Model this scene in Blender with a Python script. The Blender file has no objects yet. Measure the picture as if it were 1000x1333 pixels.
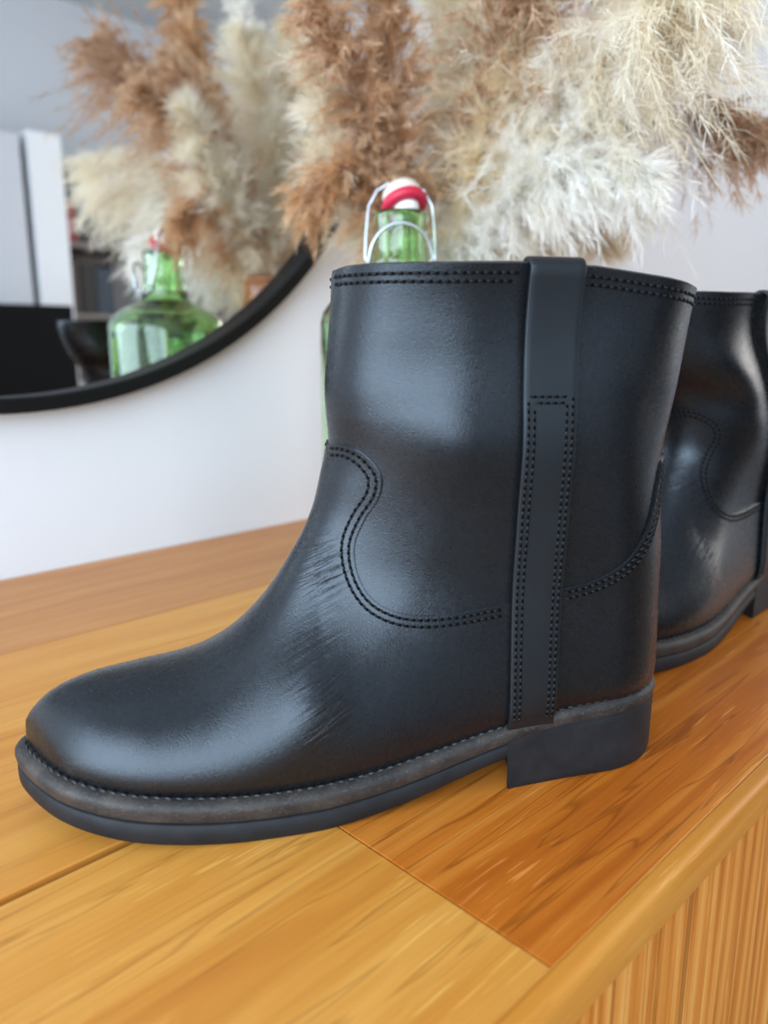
import bpy, math, random
import numpy as np
from mathutils import Vector, Matrix
from mathutils.geometry import delaunay_2d_cdt

scene = bpy.context.scene
COL = scene.collection

# ------------------------------------------------------------------ camera
# world: X along the wall, Y towards the wall, Z up; Z = 0 is the sideboard top
F_PX, CAM_H = 1004.0, 0.19
PITCH, YAW = math.radians(12.387), math.radians(45.417)
FWD_H = np.array([math.cos(YAW), math.sin(YAW), 0.0])
RIGHT = np.array([math.sin(YAW), -math.cos(YAW), 0.0])
FWD = math.cos(PITCH)*FWD_H - math.sin(PITCH)*np.array([0, 0, 1.0])
CUP = math.cos(PITCH)*np.array([0, 0, 1.0]) + math.sin(PITCH)*FWD_H
cam_d = bpy.data.cameras.new('camera')
cam = bpy.data.objects.new('camera', cam_d)
COL.objects.link(cam)
cam_d.sensor_fit = 'HORIZONTAL'
cam_d.sensor_width = 36.0
cam_d.lens = 36.0*F_PX/1000.0
cam_d.clip_start = 0.01
M = Matrix(((RIGHT[0], CUP[0], -FWD[0], 0), (RIGHT[1], CUP[1], -FWD[1], 0),
            (RIGHT[2], CUP[2], -FWD[2], CAM_H), (0, 0, 0, 1)))
cam.matrix_world = M
cam_d.dof.use_dof = True
cam_d.dof.focus_distance = 0.345
cam_d.dof.aperture_fstop = cam_d.lens/1000.0/0.0042
scene.camera = cam

# ------------------------------------------------------------------ light
scene.view_settings.view_transform = 'Standard'
scene.view_settings.look = 'None'
scene.view_settings.gamma = 1.0
scene.view_settings.use_curve_mapping = False
scene.view_settings.exposure = -0.32
world = bpy.data.worlds.new('world')
scene.world = world
world.use_nodes = True
wb = world.node_tree.nodes['Background']
wb.inputs[0].default_value = (0.75, 0.85, 1.0, 1)
wb.inputs[1].default_value = 1.5

ROOM = dict(x0=-1.25, x1=2.9, y0=-2.75, y1=0.652, z0=-0.75, z1=1.80)
WIN_L = dict(y0=-2.10, y1=0.58, z0=-0.12, z1=1.40)     # window in the left wall
WIN_FILL = dict(y0=-1.9, y1=-0.5, z0=0.1, z1=1.4)      # window added in the right wall to give fill light


def area(name, loc, direction, sx, sy, power, color):
    d = bpy.data.lights.new(name, 'AREA')
    d.shape = 'RECTANGLE'
    d.size, d.size_y = sx, sy
    d.energy = power
    d.color = color
    o = bpy.data.objects.new(name, d)
    COL.objects.link(o)
    o.location = loc
    o.rotation_euler = Vector(direction).to_track_quat('-Z', 'Y').to_euler()
    return o


area('window_daylight_left', (ROOM['x0']-0.10, (WIN_L['y0']+WIN_L['y1'])/2, (WIN_L['z0']+WIN_L['z1'])/2),
     (1, 0, 0), WIN_L['y1']-WIN_L['y0'], WIN_L['z1']-WIN_L['z0'], 146, (0.67, 0.83, 1.0))
area('added_fill_right', (ROOM['x1']+0.10, (WIN_FILL['y0']+WIN_FILL['y1'])/2, (WIN_FILL['z0']+WIN_FILL['z1'])/2),
     (-1, 0, 0), WIN_FILL['y1']-WIN_FILL['y0'], WIN_FILL['z1']-WIN_FILL['z0'], 38, (1.0, 0.92, 0.82))  # added fill lamp, warm to balance the blue left window

# ------------------------------------------------------------------ layout helpers
def at(u, v, depth):
    """world point seen at photo pixel (u, v), 'depth' metres in front of the camera (level depth)."""
    d = FWD + RIGHT*(u-500)/F_PX - CUP*(v-666.5)/F_PX
    return np.array([0, 0, CAM_H]) + d*(depth/(d @ FWD_H))


def mirrored(u, v, Y):
    """world point with the given distance Y towards the wall whose image in the wall mirror falls at (u, v)."""
    d = FWD + RIGHT*(u-500)/F_PX - CUP*(v-666.5)/F_PX
    p = np.array([0, 0, CAM_H]) + d*((2*ROOM['y1']-Y)/d[1])
    return np.array([p[0], Y, p[2]])


# ------------------------------------------------------------------ generic builders
def tag(o, label=None, cat=None, group=None, kind=None):
    if label: o['label'] = label
    if cat: o['category'] = cat
    if group: o['group'] = group
    if kind: o['kind'] = kind
    return o


def empty(name, loc=(0, 0, 0), rz=0.0):
    o = bpy.data.objects.new(name, None)
    o.empty_display_size = 0.02
    COL.objects.link(o)
    o.location = loc
    o.rotation_euler = (0, 0, rz)
    return o


def mesh_obj(name, verts, faces, mat=None, parent=None, smooth=False):
    me = bpy.data.meshes.new(name)
    me.from_pydata([tuple(map(float, v)) for v in verts], [], [tuple(int(i) for i in f) for f in faces])
    me.validate()
    if smooth:
        me.polygons.foreach_set('use_smooth', [True]*len(me.polygons))
    me.update()
    o = bpy.data.objects.new(name, me)
    COL.objects.link(o)
    if mat: me.materials.append(mat)
    if parent: o.parent = parent
    return o


class MB:
    def __init__(s):
        s.v, s.f = [], []

    def add(s, vs, fs):
        n = len(s.v)
        s.v += [tuple(v) for v in vs]
        s.f += [tuple(i+n for i in f) for f in fs]
        return s

    def box(s, x0, x1, y0, y1, z0, z1):
        return s.add([(x0, y0, z0), (x1, y0, z0), (x1, y1, z0), (x0, y1, z0), (x0, y0, z1), (x1, y0, z1), (x1, y1, z1), (x0, y1, z1)],
                     [(0, 3, 2, 1), (4, 5, 6, 7), (0, 1, 5, 4), (1, 2, 6, 5), (2, 3, 7, 6), (3, 0, 4, 7)])

    def lathe(s, prof, n=48, c=(0, 0, 0), closed=False):
        vs, fs = [], []
        m = len(prof)
        for i in range(n):
            a = 2*math.pi*i/n
            for r, z in prof:
                vs.append((c[0]+r*math.cos(a), c[1]+r*math.sin(a), c[2]+z))
        for i in range(n):
            j = (i+1) % n
            for k in range(m if closed else m-1):
                k2 = (k+1) % m
                fs.append((i*m+k, j*m+k, j*m+k2, i*m+k2))
        return s.add(vs, fs)

    def tube(s, pts, r, n=8):
        pts = [np.array(p, float) for p in pts]
        rs = r if hasattr(r, '__len__') else [r]*len(pts)
        vs, fs = [], []
        up = None
        for i, p in enumerate(pts):
            t = pts[min(i+1, len(pts)-1)]-pts[max(i-1, 0)]
            t = t/(np.linalg.norm(t)+1e-12)
            if up is None:
                up = np.cross(t, [0.31, 0.47, 0.83])
            up = up-t*(up @ t)
            up /= np.linalg.norm(up)+1e-12
            b = np.cross(t, up)
            for k in range(n):
                a = 2*math.pi*k/n
                vs.append(p+rs[i]*(math.cos(a)*up+math.sin(a)*b))
        for i in range(len(pts)-1):
            for k in range(n):
                k2 = (k+1) % n
                fs.append((i*n+k, i*n+k2, (i+1)*n+k2, (i+1)*n+k))
        fs.append(tuple(range(n))[::-1])
        fs.append(tuple((len(pts)-1)*n+k for k in range(n)))
        return s.add(vs, fs)

    def build(s, name, mat, parent=None, smooth=False, bevel=0.0, seg=2):
        o = mesh_obj(name, s.v, s.f, mat, parent, smooth)
        if bevel:
            m = o.modifiers.new('bevel', 'BEVEL')
            m.width = bevel
            m.segments = seg
            m.limit_method = 'ANGLE'
        return o


# ------------------------------------------------------------------ materials
class NT:
    def __init__(s, name):
        s.m = bpy.data.materials.new(name)
        s.m.use_nodes = True
        s.t = s.m.node_tree
        s.b = s.t.nodes['Principled BSDF']
        s.out = s.t.nodes['Material Output']

    def n(s, typ, **kw):
        nd = s.t.nodes.new(typ)
        for k, v in kw.items():
            setattr(nd, k, v)
        return nd

    def link(s, a, b):
        s.t.links.new(a, b)

    def val(s, node, sock, v):
        if hasattr(v, 'is_output') or isinstance(v, bpy.types.NodeSocket):
            s.link(v, node.inputs[sock])
        else:
            node.inputs[sock].default_value = v

    def coord(s, scale=(1, 1, 1), loc=(0, 0, 0), rot=(0, 0, 0)):
        tc = s.n('ShaderNodeTexCoord')
        mp = s.n('ShaderNodeMapping')
        s.link(tc.outputs['Object'], mp.inputs['Vector'])
        mp.inputs['Scale'].default_value = scale
        mp.inputs['Location'].default_value = loc
        mp.inputs['Rotation'].default_value = rot
        return mp.outputs['Vector']

    def noise(s, vec, scale, detail=3.0, rough=0.5, dist=0.0):
        nd = s.n('ShaderNodeTexNoise')
        s.link(vec, nd.inputs['Vector'])
        nd.inputs['Scale'].default_value = scale
        nd.inputs['Detail'].default_value = detail
        nd.inputs['Roughness'].default_value = rough
        nd.inputs['Distortion'].default_value = dist
        return nd.outputs['Fac']

    def ramp(s, fac, stops, interp='LINEAR'):
        nd = s.n('ShaderNodeValToRGB')
        s.link(fac, nd.inputs['Fac'])
        cr = nd.color_ramp
        cr.interpolation = interp
        while len(cr.elements) < len(stops):
            cr.elements.new(0.5)
        for e, (p, c) in zip(cr.elements, stops):
            e.position = p
            e.color = (c[0], c[1], c[2], 1) if hasattr(c, '__len__') else (c, c, c, 1)
        return nd.outputs['Color']

    def mix(s, fac, a, b, blend='MIX'):
        nd = s.n('ShaderNodeMix', data_type='RGBA', blend_type=blend)
        for i, v in ((0, fac), (6, a), (7, b)):
            if isinstance(v, bpy.types.NodeSocket):
                s.link(v, nd.inputs[i])
            else:
                nd.inputs[i].default_value = (v[0], v[1], v[2], 1) if hasattr(v, '__len__') else v
        return nd.outputs[2]

    def math(s, op, a, b=0.0, c=0.0):
        nd = s.n('ShaderNodeMath', operation=op)
        for i, v in enumerate((a, b, c)):
            s.val(nd, i, v)
        return nd.outputs[0]

    def bump(s, height, strength=0.2, dist=0.001, normal=None):
        nd = s.n('ShaderNodeBump')
        nd.inputs['Strength'].default_value = strength
        nd.inputs['Distance'].default_value = dist
        s.link(height, nd.inputs['Height'])
        if normal is not None:
            s.link(normal, nd.inputs['Normal'])
        return nd.outputs['Normal']

    def set(s, **kw):
        names = dict(color='Base Color', rough='Roughness', metal='Metallic', spec='Specular IOR Level', trans='Transmission Weight',
                     ior='IOR', coat='Coat Weight', coat_rough='Coat Roughness', normal='Normal', sheen='Sheen Weight',
                     emis='Emission Color', emis_s='Emission Strength', sss='Subsurface Weight')
        for k, v in kw.items():
            i = s.b.inputs[names[k]]
            if isinstance(v, bpy.types.NodeSocket):
                s.link(v, i)
            elif hasattr(v, '__len__'):
                i.default_value = (v[0], v[1], v[2], 1)
            else:
                i.default_value = v
        return s.m


def srgb(r, g, b):
    def c(x):
        x /= 255.0
        return x/12.92 if x <= 0.04045 else ((x+0.055)/1.055)**2.4
    return (c(r), c(g), c(b))


def plain(name, col, rough=0.5, metal=0.0, spec=0.5, var=0.06, scale=30.0, bump=0.0):
    t = NT(name)
    v = t.coord()
    f = t.noise(v, scale, 4)
    c = t.ramp(f, [(0.3, tuple(x*(1-var) for x in col)), (0.7, tuple(min(1, x*(1+var)) for x in col))])
    t.set(color=c, rough=rough, metal=metal, spec=spec)
    if bump:
        t.set(normal=t.bump(f, bump, 0.002))
    return t.m


def leather_mat(name, base=(0.0060, 0.0063, 0.0072), rough=0.27, grain=1.0, creases=True):
    t = NT(name)
    v = t.coord()
    big = t.noise(v, 22, 4)
    med = t.noise(v, 420, 3, 0.6)
    vor = t.n('ShaderNodeTexVoronoi', feature='DISTANCE_TO_EDGE')
    t.link(v, vor.inputs['Vector'])
    vor.inputs['Scale'].default_value = 1050
    pores = t.ramp(vor.outputs['Distance'], [(0.0, 0.0), (0.22, 1.0)])
    col = t.ramp(big, [(0.3, tuple(c*0.8 for c in base)), (0.75, tuple(c*1.25 for c in base))])
    r = t.n('ShaderNodeMapRange')
    t.link(med, r.inputs['Value'])
    r.inputs['To Min'].default_value = rough-0.03
    r.inputs['To Max'].default_value = rough+0.04
    n1 = t.bump(pores, 0.16*grain, 0.0002)
    n2 = t.bump(med, 0.06*grain, 0.0004, n1)
    nn = n2
    if creases:
        # walking creases in the instep: fine folds running down and forward, only around the bend of the foot
        tc = t.n('ShaderNodeTexCoord')
        sep = t.n('ShaderNodeSeparateXYZ')
        t.link(tc.outputs['Object'], sep.inputs['Vector'])

        def blob(cx_, cz_, rx, rz):
            a = t.math('DIVIDE', t.math('SUBTRACT', sep.outputs['X'], cx_), rx)
            b = t.math('DIVIDE', t.math('SUBTRACT', sep.outputs['Z'], cz_), rz)
            d = t.math('ADD', t.math('MULTIPLY', a, a), t.math('MULTIPLY', b, b))
            return t.math('POWER', 2.718, t.math('MULTIPLY', d, -1.0))
        mask = t.math('ADD', blob(0.166, 0.056, 0.010, 0.017), blob(0.163, 0.100, 0.008, 0.014))
        mp = t.coord((95, 40, 95), rot=(0, math.radians(-28), 0))
        mp2 = t.n('ShaderNodeMapping')
        t.link(mp, mp2.inputs['Vector'])
        mp2.inputs['Scale'].default_value = (0.45, 0.5, 6.5)
        cr = t.noise(mp2.outputs['Vector'], 1.0, 3, 0.55, 0.6)
        nn = t.bump(t.math('MULTIPLY', cr, mask), 0.75, 0.0018, n2)
    t.set(color=col, rough=r.outputs['Result'], spec=0.50, normal=nn)
    t.b.inputs['Specular Tint'].default_value = (0.82, 0.91, 1.0, 1)
    return t.m


def wood_mat(name, dark, mid, light, seed, axis='X', figure=0.6, flecks=1.0, rough=0.42, lines=1.0):
    t = NT(name)
    stretch = {'X': (1.0, 11.0, 11.0), 'Z': (16.0, 16.0, 0.9)}[axis]
    v = t.coord(stretch, (seed*1.7, seed*0.9, seed*2.3))
    warp = t.noise(v, 2.2, 3, 0.5)
    vm = t.n('ShaderNodeVectorMath', operation='ADD')
    t.link(v, vm.inputs[0])
    cb = t.n('ShaderNodeCombineXYZ')
    t.link(t.math('MULTIPLY', warp, 1.3), cb.inputs['Y'])
    t.link(t.math('MULTIPLY', warp, 0.4), cb.inputs['X'])
    t.link(cb.outputs[0], vm.inputs[1])
    vv = vm.outputs[0]
    figure_f = t.noise(vv, 2.4, 4, 0.55, 0.5)
    rings = t.n('ShaderNodeTexWave', wave_type='BANDS', bands_direction='X' if axis == 'Z' else 'Y', wave_profile='SIN')
    t.link(vv, rings.inputs['Vector'])
    rings.inputs['Scale'].default_value = 1.1 if axis == 'X' else 1.6
    rings.inputs['Distortion'].default_value = 3.2
    rings.inputs['Detail'].default_value = 2.0
    rings.inputs['Detail Scale'].default_value = 0.9
    f = t.math('ADD', t.math('MULTIPLY', figure_f, 1.0-figure*0.5), t.math('MULTIPLY', rings.outputs['Fac'], figure*0.42))
    col = t.ramp(f, [(0.28, light), (0.52, mid), (0.80, dark)])
    fine = t.noise(t.coord({'X': (9, 420, 420), 'Z': (420, 420, 5)}[axis], (seed, seed, seed)), 1.0, 3, 0.6)
    col = t.mix(t.math('MULTIPLY', t.ramp(fine, [(0.42, 0.0), (0.75, 1.0)]), 0.30*lines), col, tuple(c*0.6 for c in dark))
    # thin dark grain lines and pale short flecks (open pores)
    ln = t.noise(t.coord({'X': (6, 105, 105), 'Z': (120, 120, 1.2)}[axis], (seed*3.1, seed, 0)), 1.0, 2, 0.45, 0.5)
    col = t.mix(t.math('MULTIPLY', t.ramp(ln, [(0.575, 0.0), (0.60, 1.0), (0.625, 0.0)]), 0.62*lines), col, tuple(c*0.55 for c in dark))
    fl = t.noise(t.coord({'X': (38, 800, 800), 'Z': (420, 420, 9)}[axis], (seed*5.0, 0, seed)), 1.0, 1.0, 0.4)
    gate = t.ramp(t.noise(t.coord((12, 18, 12), (seed, seed*4, 0)), 1.0, 2), [(0.44, 0.0), (0.58, 1.0)])
    flm = t.math('MULTIPLY', t.ramp(fl, [(0.64, 0.0), (0.70, 1.0)]), gate)
    col = t.mix(t.math('MULTIPLY', flm, 0.36*flecks), col, tuple(min(1, c*1.7+0.05) for c in light))
    rr = t.n('ShaderNodeMapRange')
    t.link(fine, rr.inputs['Value'])
    rr.inputs['To Min'].default_value = rough-0.06
    rr.inputs['To Max'].default_value = rough+0.10
    t.set(color=col, rough=rr.outputs['Result'], spec=0.33,
          normal=t.bump(t.math('ADD', fine, t.math('MULTIPLY', ln, 1.5)), 0.18, 0.0006))
    return t.m


def wall_mat(name, col):
    t = NT(name)
    v = t.coord()
    a = t.noise(v, 2.2, 3)
    b = t.noise(v, 420, 3)
    c = t.ramp(a, [(0.3, tuple(x*0.97 for x in col)), (0.7, col)])
    t.set(color=c, rough=0.62, spec=0.35, normal=t.bump(b, 0.08, 0.0006))
    return t.m


def hair_mat(name, stops, transl=0.45):
    """dried grass: diffuse + translucent, colour picked per strand."""
    t = NT(name)
    at_ = t.n('ShaderNodeAttribute', attribute_name='shade')
    col = t.ramp(at_.outputs['Fac'], stops)
    t.set(color=col, rough=0.75, spec=0.2)
    tr = t.n('ShaderNodeBsdfTranslucent')
    t.link(col, tr.inputs['Color'])
    mx = t.n('ShaderNodeMixShader')
    mx.inputs[0].default_value = transl
    t.link(t.b.outputs[0], mx.inputs[1])
    t.link(tr.outputs[0], mx.inputs[2])
    t.link(mx.outputs[0], t.out.inputs['Surface'])
    return t.m


def glass_mat(name, col, rough=0.0, ior=1.48):
    t = NT(name)
    v = t.coord()
    w = t.noise(v, 14, 2)
    t.set(color=col, rough=rough, trans=1.0, ior=ior, normal=t.bump(w, 0.12, 0.002))
    return t.m


MAT = {}
MAT['wall'] = wall_mat('white_wall_paint', (0.80, 0.80, 0.81))
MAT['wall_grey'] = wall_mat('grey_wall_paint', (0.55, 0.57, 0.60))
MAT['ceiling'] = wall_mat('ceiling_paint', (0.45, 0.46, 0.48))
MAT['floor'] = wood_mat('floor_wood', (0.16, 0.09, 0.045), (0.25, 0.15, 0.08), (0.34, 0.22, 0.12), 9, 'X')
MAT['leather'] = leather_mat('black_calf_leather')
MAT['leather_strap'] = leather_mat('black_strap_leather', (0.0075, 0.0085, 0.0095), 0.42, 0.6, False)
MAT['lining'] = plain('boot_lining', (0.035, 0.030, 0.027), 0.8)
MAT['thread'] = plain('black_waxed_thread', (0.006, 0.0065, 0.0075), 0.6, 0, 0.25, 0.2, 400)
MAT['thread_welt'] = plain('welt_thread', (0.022, 0.021, 0.021), 0.5, 0, 0.5, 0.3, 400)
MAT['hole'] = plain('needle_hole', (0.0015, 0.0015, 0.0016), 0.9, 0, 0.1)
MAT['rubber'] = plain('black_rubber', (0.0115, 0.0122, 0.0138), 0.60, 0, 0.28, 0.25, 120, 0.15)
MAT['brass'] = plain('brass', (0.5, 0.35, 0.12), 0.3, 1.0)
MAT['mirror_glass'] = None


def welt_mat():
    t = NT('worn_welt_leather')
    v = t.coord((1, 1, 1))
    a = t.noise(v, 55, 5, 0.65)
    b = t.noise(v, 900, 3, 0.6)
    c = t.ramp(a, [(0.35, (0.014, 0.013, 0.0125)), (0.55, (0.036, 0.030, 0.026)), (0.75, (0.075, 0.062, 0.052))])
    c = t.mix(t.math('MULTIPLY', t.ramp(b, [(0.55, 0.0), (0.7, 1.0)]), 0.5), c, (0.11, 0.095, 0.082))
    t.set(color=c, rough=0.58, spec=0.4, normal=t.bump(b, 0.35, 0.0006))
    return t.m


MAT['welt'] = welt_mat()
t = NT('mirror_silver')
t.set(color=(0.90, 0.91, 0.91), metal=1.0, rough=0.008)
MAT['mirror_glass'] = t.m
MAT['black_frame'] = plain('black_painted_metal', (0.004, 0.0045, 0.0045), 0.5, 0, 0.28, 0.1, 60)

# ------------------------------------------------------------------ the setting
R = ROOM
m = MB().box(R['x0']-0.2, R['x1']+0.2, R['y1'], R['y1']+0.15, R['z0'], R['z1'])
tag(m.build('wall_back', MAT['wall']), 'white painted wall behind the sideboard, carrying the mirror', kind='structure')
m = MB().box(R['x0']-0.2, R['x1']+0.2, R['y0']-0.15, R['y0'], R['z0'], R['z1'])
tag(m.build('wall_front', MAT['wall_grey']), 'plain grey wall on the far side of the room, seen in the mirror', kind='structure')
m = MB().box(R['x0']-0.2, R['x1']+0.2, R['y0']-0.15, R['y1']+0.15, R['z0']-0.1, R['z0'])
tag(m.build('floor', MAT['floor']), 'brown wooden floor', kind='structure')
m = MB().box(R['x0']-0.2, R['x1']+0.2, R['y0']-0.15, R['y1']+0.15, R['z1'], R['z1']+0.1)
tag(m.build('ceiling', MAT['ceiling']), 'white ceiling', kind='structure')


def wall_with_window(name, xa, xb, w, lab):
    m = MB()
    m.box(xa, xb, R['y0'], w['y0'], R['z0'], R['z1'])
    m.box(xa, xb, w['y1'], R['y1'], R['z0'], R['z1'])
    m.box(xa, xb, w['y0'], w['y1'], R['z0'], w['z0'])
    m.box(xa, xb, w['y0'], w['y1'], w['z1'], R['z1'])
    tag(m.build(name, MAT['wall']), lab, kind='structure')


wall_with_window('wall_left', R['x0']-0.2, R['x0'], WIN_L, 'white wall with the large window')
wall_with_window('wall_right', R['x1'], R['x1']+0.2, WIN_FILL, 'white wall with the added fill window')
MAT['window_white'] = plain('white_window_paint', (0.75, 0.76, 0.77), 0.4)
for nm, xc, w in (('window_1', R['x0']-0.03, WIN_L), ('fill_window', R['x1']+0.03, WIN_FILL)):  # the right-hand window is an addition that houses the fill lamp
    root = tag(empty(nm, (xc, 0, 0)), 'white framed window', kind='structure')
    fm = MB()
    t_ = 0.05
    fm.box(-.02, .02, w['y0'], w['y1'], w['z0'], w['z0']+t_).box(-.02, .02, w['y0'], w['y1'], w['z1']-t_, w['z1'])
    fm.box(-.02, .02, w['y0'], w['y0']+t_, w['z0']+t_, w['z1']-t_).box(-.02, .02, w['y1']-t_, w['y1'], w['z0']+t_, w['z1']-t_)
    fm.build('window_frame', MAT['window_white'], root)
    yc = (w['y0']+w['y1'])/2
    MB().box(-.015, .015, yc-.025, yc+.025, w['z0']+t_, w['z1']-t_).build('mullion', MAT['window_white'], root)

# ------------------------------------------------------------------ sideboard
FRONT_Y, JOINT_X, GAP_Y = 0.1045, 0.1806, 0.2600
SB_X0, SB_X1 = -0.45, 1.75
WOOD = {
    'a': wood_mat('wood_yellow_board', srgb(184, 108, 34), srgb(208, 138, 54), srgb(222, 160, 76), 1.3, 'X', 0.30, 0.8, 0.40, 0.7),
    'b': wood_mat('wood_orange_board', srgb(162, 78, 14), srgb(190, 104, 28), srgb(208, 128, 48), 4.1, 'X', 0.45, 1.0, 0.36, 1.0),
    'c': wood_mat('wood_brown_board', srgb(186, 112, 42), srgb(210, 140, 58), srgb(222, 158, 74), 7.7, 'X', 0.3, 0.3, 0.38, 0.35),
    'd': wood_mat('wood_tan_board', srgb(176, 106, 46), srgb(194, 126, 62), srgb(206, 142, 76), 2.9, 'X', 0.3, 0.2, 0.38, 0.35),
    'lip': wood_mat('wood_lipping', srgb(174, 102, 28), srgb(198, 128, 44), srgb(212, 148, 64), 6.2, 'X', 0.25, 0.5, 0.42, 0.4),
    'front': wood_mat('wood_front_panel', srgb(172, 88, 20), srgb(212, 132, 48), srgb(230, 162, 80), 3.3, 'Z', 0.6, 0.9, 0.45, 1.2),
}
sb = empty('sideboard', ((SB_X0+SB_X1)/2, 0.38, R['z0']))
tag(sb, 'orange toned wooden sideboard carrying the boots, bottle and vase', 'sideboard')
sbo = np.array(sb.location)


def sb_box(name, x0, x1, y0, y1, z0, z1, mat, bevel=0.0012, seg=3):
    # keep vertices in world units so the grain stays put; child offset cancels the empty's location
    o = MB().box(x0, x1, y0, y1, z0, z1).build(name, mat, sb, False, bevel, seg)
    o.location = -sbo
    return o


TH = 0.028
YB = FRONT_Y+0.0045
sb_box('board', SB_X0, JOINT_X-0.0003, YB, GAP_Y-0.0025, -TH, 0.0, WOOD['a'], 0.0005)
sb_box('board', JOINT_X+0.0003, SB_X1, YB, GAP_Y-0.0025, -TH, 0.0, WOOD['b'], 0.00015)
sb_box('board', SB_X0, SB_X1, GAP_Y+0.0018, 0.488, -TH, 0.0, WOOD['c'], 0.0007)
sb_box('board', SB_X0, SB_X1, 0.4882, R['y1']-0.001, -TH, 0.0, WOOD['d'], 0.0004)
# moulded front lipping: flat top strip, rounded nose
lip = MB()
prof = [(YB-0.0001, 0.0), (YB-0.0006, -0.0006), (YB-0.0012, 0.0), (FRONT_Y, -0.0002)]
for k in range(1, 7):
    a = math.pi/2*k/6
    prof.append((FRONT_Y-0.0035*math.sin(a), -0.0037+0.0035*math.cos(a)))
prof += [(FRONT_Y-0.0035, -0.017)]
for k in range(1, 5):
    a = math.pi/2*k/4
    prof.append((FRONT_Y-0.0015-0.002*math.cos(a), -0.017-0.002*math.sin(a)))
prof += [(FRONT_Y+0.004, -0.019), (FRONT_Y+0.004, -TH), (YB-0.0001, -TH)]
n = len(prof)
vs = [(x, y, z) for x in (SB_X0, SB_X1) for y, z in prof]
lip.add(vs, [(i, (i+1) % n, (i+1) % n+n, i+n) for i in range(n)]+[tuple(range(n))[::-1], tuple(range(n, 2*n))])
o = lip.build('lipping', WOOD['lip'], sb, True)
o.location = -sbo
md = o.modifiers.new('edge', 'EDGE_SPLIT'); md.split_angle = math.radians(40)
sb_box('front_panel', SB_X0, SB_X1, FRONT_Y+0.0045, FRONT_Y+0.024, -0.68, -TH-0.0002, WOOD['front'], 0.0008)
sb_box('side_panel', SB_X0, SB_X0+0.02, FRONT_Y+0.0245, R['y1']-0.002, -0.68, -TH-0.0002, WOOD['d'])
sb_box('side_panel', SB_X1-0.02, SB_X1, FRONT_Y+0.0245, R['y1']-0.002, -0.68, -TH-0.0002, WOOD['d'])
sb_box('plinth', SB_X0+0.03, SB_X1-0.03, FRONT_Y+0.05, R['y1']-0.01, R['z0'], -0.6802, WOOD['d'])

# ------------------------------------------------------------------ mirror
mr = empty('round_mirror', (0.2177, R['y1'], 0.5569))
tag(mr, 'large round wall mirror with a thin black frame, left of the boots', 'mirror')
RM, WF, DF = 0.4212, 0.0125, 0.022
f_ = MB()
prof = [(RM-WF, 0.001), (RM-WF, DF-0.0015), (RM-WF+0.0015, DF), (RM-0.0015, DF), (RM, DF-0.0015), (RM, 0.0005)]
f_.lathe(prof, 160, closed=True)
f_.v = [(x, -z, y) for x, y, z in f_.v]
f_.f = [q for q in f_.f]
o = f_.build('mirror_frame', MAT['black_frame'], mr)
g_ = MB()
n = 160
g_.add([(RM*0.985*math.cos(2*math.pi*i/n), -0.006, RM*0.985*math.sin(2*math.pi*i/n)) for i in range(n)] +
       [(RM*0.985*math.cos(2*math.pi*i/n), -0.001, RM*0.985*math.sin(2*math.pi*i/n)) for i in range(n)],
       [tuple(range(n)), tuple(range(n, 2*n))[::-1]]+[(i, i+n, (i+1) % n+n, (i+1) % n) for i in range(n)])
g_.build('mirror_glass', MAT['mirror_glass'], mr)

# ------------------------------------------------------------------ boots
def catmull(pts, n):
    P = np.array(pts, float)
    P = np.vstack([2*P[0]-P[1], P, 2*P[-1]-P[-2]])
    out = []
    segs = len(P)-3
    for i in range(segs):
        p0, p1, p2, p3 = P[i:i+4]
        for k in range(n):
            t = k/n
            out.append(0.5*((2*p1)+(-p0+p2)*t+(2*p0-5*p1+4*p2-p3)*t*t+(-p0+3*p1-3*p2+p3)*t**3))
    out.append(P[-2])
    return np.array(out)


def resample(poly, step):
    poly = np.asarray(poly, float)
    d = np.r_[0, np.cumsum(np.linalg.norm(np.diff(poly, axis=0), axis=1))]
    n = max(2, int(round(d[-1]/step))+1)
    s = np.linspace(0, d[-1], n)
    return np.stack([np.interp(s, d, poly[:, k]) for k in range(poly.shape[1])], 1)


SPL = {}


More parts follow.
